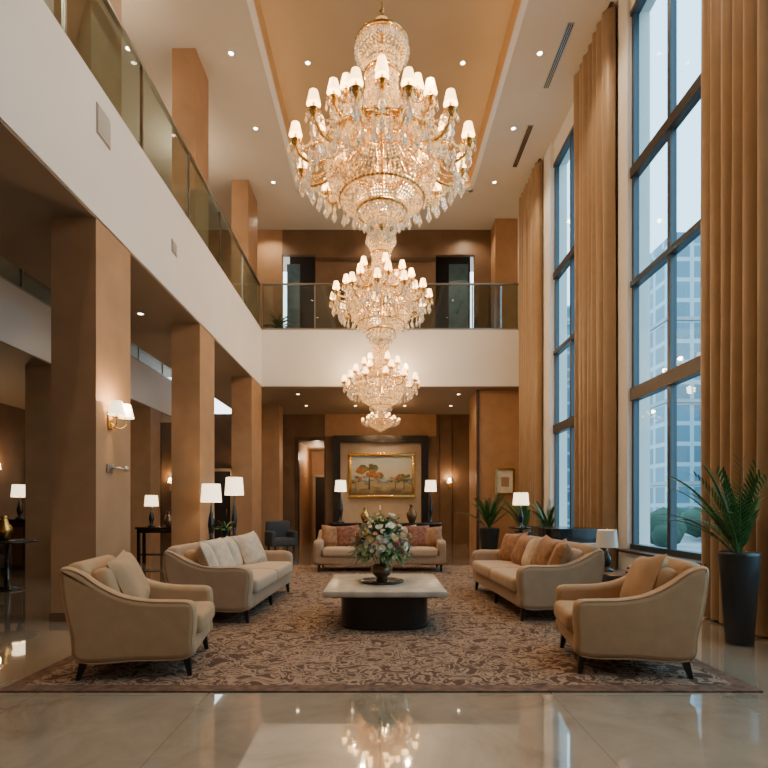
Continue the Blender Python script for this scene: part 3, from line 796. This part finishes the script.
# ---------------------------------------------------------------- plants
def frond(b, az, el, L, m, lw=.014, ll=.16, n=18, cv=.075):
    p = Vector((0, 0, 0)); d = Vector((math.cos(az) * math.cos(el), math.sin(az) * math.cos(el), math.sin(el))); pts = [p.copy()]
    for i in range(n):
        d = (d + Vector((0, 0, -cv * (.3 + 1.4 * i / n)))).normalized(); p = p + d * L / n; pts.append(p.copy())
    b.tube(pts, [.007 * (1 - .7 * i / n) for i in range(n + 1)], m, 4)
    for i in range(4, n + 1):
        t = i / n; d = (pts[i] - pts[i - 1]).normalized(); side = d.cross(Vector((0, 0, 1))).normalized()
        for sg in (-1, 1):
            dd = (side * sg * .75 + d * 1.2 + Vector((0, 0, .12))).normalized(); leaf(b, pts[i], dd, ll * (1.05 - .6 * abs(t - .45)), lw, m, .25)
def plant(name, loc, pr, ph, n, L, m=LEAF, ll=.16, el=(.6, 1.45), noaz=None, lw=.014, cv=.075):
    b = B()
    b.lathe([(0, 0), (pr * .66, 0), (pr * .70, .02), (pr * .95, ph * .8), (pr, ph - .03), (pr * 1.02, ph), (pr * .92, ph), (pr * .9, ph - .05), (0, ph - .06)], POT, seg=28)
    b.disc((0, 0, ph - .045), pr * .9, SOIL)
    b.M = T(0, 0, ph - .06)
    for k in range(n):
        az = 2.4 * k + U(-.2, .2); q = math.cos(az)
        e = U(*el); l = L * U(.75, 1.1)
        if noaz and q > -.1: e = max(e, 1.4); l *= (1 - .6 * max(0, q))
        frond(b, az, e, l, m if R() < .7 else LEAF2, ll=ll, lw=lw, cv=cv)
    return b.obj(name, loc)
plant('potted_palm', (3.44, 4.98, 0), .17, .88, 36, .88, LEAF, .20, (.8, 1.5), True, .0085, .055)
plant('potted_palm', (2.75, 13.1, 0), .26, .80, 24, .85, LEAF, .22, (.8, 1.5), None, .013, .05)
plant('potted_palm', (3.32, 12.0, 0), .22, .78, 22, .85, LEAF, .22, (.8, 1.5), True, .013, .05)
plant('potted_palm', (3.38, 10.4, 0), .15, .8, 16, .7, LEAF, .18, (.9, 1.5), True, .012, .05)
plant('potted_fern', (-2.93, 9.85, .722), .07, .16, 22, .24, LEAF, .06, (.8, 1.5))
plant('potted_fern', (-2.95, 15.15, ZF), .15, .35, 14, .5, LEAF2, .12)

# ---------------------------------------------------------------- rear & left furnishings
def lounge(loc, rz, M=GREY):
    b = B(); b.rbox(0, 0, .33, .34, .34, .12, .06, M); b.rbox(-.32, 0, .55, .08, .36, .38, .06, M)
    b.rbox(0, -.33, .42, .34, .07, .22, .05, M); b.rbox(0, .33, .42, .34, .07, .22, .05, M)
    for x in (-.28, .28):
        for y in (-.28, .28): leg(b, x, y, .24)
    return b.obj('lounge_chair', loc, rz)
lounge((-2.85, 15.0, 0), math.radians(-60))
lounge((-5.2, 9.6, 0), math.radians(30), BROWN); lounge((-7.2, 9.3, 0), math.radians(-20), BROWN)
def door(name, x0, x1, z1, m, y=YE):
    b = B(); b.box(x0, x1, y - .05, y - .002, 0, z1, m)
    for (a, c) in ((.15, .45), (.52, .93)): b.box(x0 + .12, x1 - .12, y - .065, y - .05, z1 * a, z1 * c, m)
    b.box(x0 - .1, x0, y - .09, y - .002, 0, z1 + .1, CREAM); b.box(x1, x1 + .1, y - .09, y - .002, 0, z1 + .1, CREAM); b.box(x0 - .1, x1 + .1, y - .09, y - .002, z1, z1 + .1, CREAM)
    b.tube([(x1 - .12, y - .1, 1.0), (x1 - .12, y - .1, 1.3)], .012, GOLD)
    return b.obj(name)
door('door_1', -2.72, -2.2, 2.6, DARK, YE + 3.5); door('door_2', -9.2, -8.3, 2.7, REDD); door('door_3', -6.4, -5.3, 2.6, DARK)
b = B(); b.box(-.45, .45, 0, .04, .05, 2.7, BROWN); b.box(-.38, .38, -.01, 0, .12, 2.6, VASE); b.box(-.45, .45, -.1, .14, 0, .05, BROWN); b.obj('folding_screen', (-3.9, 17.9, 0))
# console with lamp added for warm light between the first two columns
console('console_table', -5.75, -4.75, 12.2, 12.6, .85, BLACK)
table_lamp('table_lamp', (-5.45, 12.4, .852), .75, .16, .26, BLACK, W=22)
b = B(); vasep(b, (0, 0, 0), 1.1, VASE); b.obj('bronze_vase', (-5.05, 12.4, .852))
# dark reception counter on the far left
b = B(); b.box(-1.1, 1.1, -.3, .3, 0, 1.02, BROWN); b.box(-1.15, 1.15, -.35, .35, 1.02, 1.07, BLACK)
for k in range(4): b.box(-1.05 + k * .54, -.58 + k * .54, -.315, -.30, .12, .9, TAN2)
b.obj('reception_counter', (-7.9, 11.0, 0), math.radians(4))
table_lamp('table_lamp', (-7.62, 11.0, 1.072), .72, .16, .26, BLACK, W=22)  # lamp added to bring warm light to the far left
b = B(); b.lathe([(0, 0), (.25, 0), (.25, .03), (.04, .05), (.04, .72), (.42, .75), (.42, .78), (0, .78)], BLACK, seg=26); b.obj('round_table', (-5.95, 8.3, 0))
b = B(); vasep(b, (0, 0, 0), 1.2, GOLD); b.obj('brass_vase', (-6.0, 8.3, .782))
lounge((-6.3, 7.3, 0), math.radians(60), BROWN)
# tall dark panelled doors on the far left wall
for i, y in enumerate((6.2, 8.6, 11.0, 14.0)):
    b = B(); b.box(XW + .035, XW + .06, y, y + 1.3, 0, 3.0, DARK); b.box(XW + .035, XW + .09, y - .1, y, 0, 3.1, TAN); b.box(XW + .035, XW + .09, y + 1.3, y + 1.4, 0, 3.1, TAN); b.box(XW + .035, XW + .09, y - .1, y + 1.4, 3.0, 3.12, TAN)
    b.obj('door_%d' % (i + 4))

# ---------------------------------------------------------------- ceiling fittings
b = B()
dl = []
for y in (4.5, 6.6, 8.7, 10.8, 12.9): dl += [(-1.5, y, zt), (1.72, y, zt)]
for y in (5.8, 7.7, 9.6, 11.5, 13.4): dl += [(2.95, y, ZC), (-2.75, y, ZC)]
for y in (6.5, 9.5, 12.5): dl += [(-4.6, y, ZC)]
for y in (4.0, 7.9, 8.9, 11.4, 12.4): dl += [(-4.1, y, ZS - .02)]
for x in (-2.4, -.8, .8, 2.3): dl += [(x, 15.2, ZS - .02), (x, 16.9, ZS - .02)]
for y in (6, 9, 12, 15): dl += [(-7.5, y, 3.93), (-5.4, y - 1, ZF - .25)]
for (x, y, z) in dl:
    b.lathe([(.065, 0), (.065, -.012), (.045, -.012), (.045, -.003)], WHITE, (x, y, z), 16); b.disc((x, y, z - .004), .045, BULB, 12, -1)
b.obj('ceiling_downlights')
for y in (7.1, 9.9, 12.3):
    b = B(); b.box(3.25, 3.37, y - .9, y + .5, ZC - .012, ZC - .001, STEEL)
    for k in range(3): b.box(3.27 + k * .035, 3.285 + k * .035, y - .88, y + .48, ZC - .02, ZC - .012, BLACK)
    b.obj('linear_diffuser')

W1 = (1, .77, .52)
for y in (0.5, 4.5, 8.2, 12.0):  # nearest pair hangs out of view, added as camera-side fill
    light('SPOT', 'downlight', (2.95, y, ZC - .05), 240, W1, .12, spot=110)
    light('SPOT', 'downlight', (-2.6, y, ZC - .05), 290, W1, .12, spot=100)
for y in (-1.5, 3.0, 8.2, 12.0):
    light('POINT', 'gallery_light', (-4.6, y, 8.9), 55, W1, .1)
    light('SPOT', 'downlight', (-4.1, y, ZS - .06), 60, W1, .06, spot=100)
    light('SPOT', 'downlight', (-7.5, y + 1, 3.9), 30, W1, .06, spot=100)
    light('POINT', 'mezzanine_light', (-7.5, y + 1, 5.7), 12, W1, .1)
for x in (-2.4, -.8, .8, 2.3):
    light('SPOT', 'downlight', (x, 16.9, ZS - .06), 90, W1, .06, spot=100)
    light('SPOT', 'downlight', (x, 15.0, ZS - .06), 35, W1, .06, spot=100)
for x in (-3.3, 0, 2.6): light('SPOT', 'downlight', (x, 15.1, ZC - .06), 100, W1, .06, spot=140)
light('SPOT', 'picture_light', (0.03, 17.6, 4.3), 60, W1, .06, spot=90).rotation_euler = (math.radians(22), 0, 0)
light('POINT', 'hall_light', (-2.45, YE + 1.8, 3.3), 50, (1, .74, .46), .08)

# ---------------------------------------------------------------- world, camera
w = bpy.data.worlds.new('sky'); sc.world = w; w.use_nodes = True
nt = w.node_tree; bg = nt.nodes['Background']
tc = nt.nodes.new('ShaderNodeTexCoord'); sp = nt.nodes.new('ShaderNodeSeparateXYZ'); r = nt.nodes.new('ShaderNodeValToRGB')
nt.links.new(tc.outputs['Generated'], sp.inputs[0]); nt.links.new(sp.outputs[2], r.inputs['Fac']); nt.links.new(r.outputs['Color'], bg.inputs['Color'])
r.color_ramp.elements[0].color = (.90, .95, 1, 1); r.color_ramp.elements[1].color = (.76, .88, 1, 1)
bg.inputs['Strength'].default_value = 4.6

cam = bpy.data.cameras.new('camera'); co = bpy.data.objects.new('camera', cam); sc.collection.objects.link(co)
co.location = (0, 0, 1.3); co.rotation_euler = (math.radians(90), 0, 0)
cam.sensor_width = 36; cam.lens = 36 * 520 / 768; cam.shift_x = 4 / 768; cam.shift_y = 124 / 768
cam.clip_end = 500; sc.camera = co
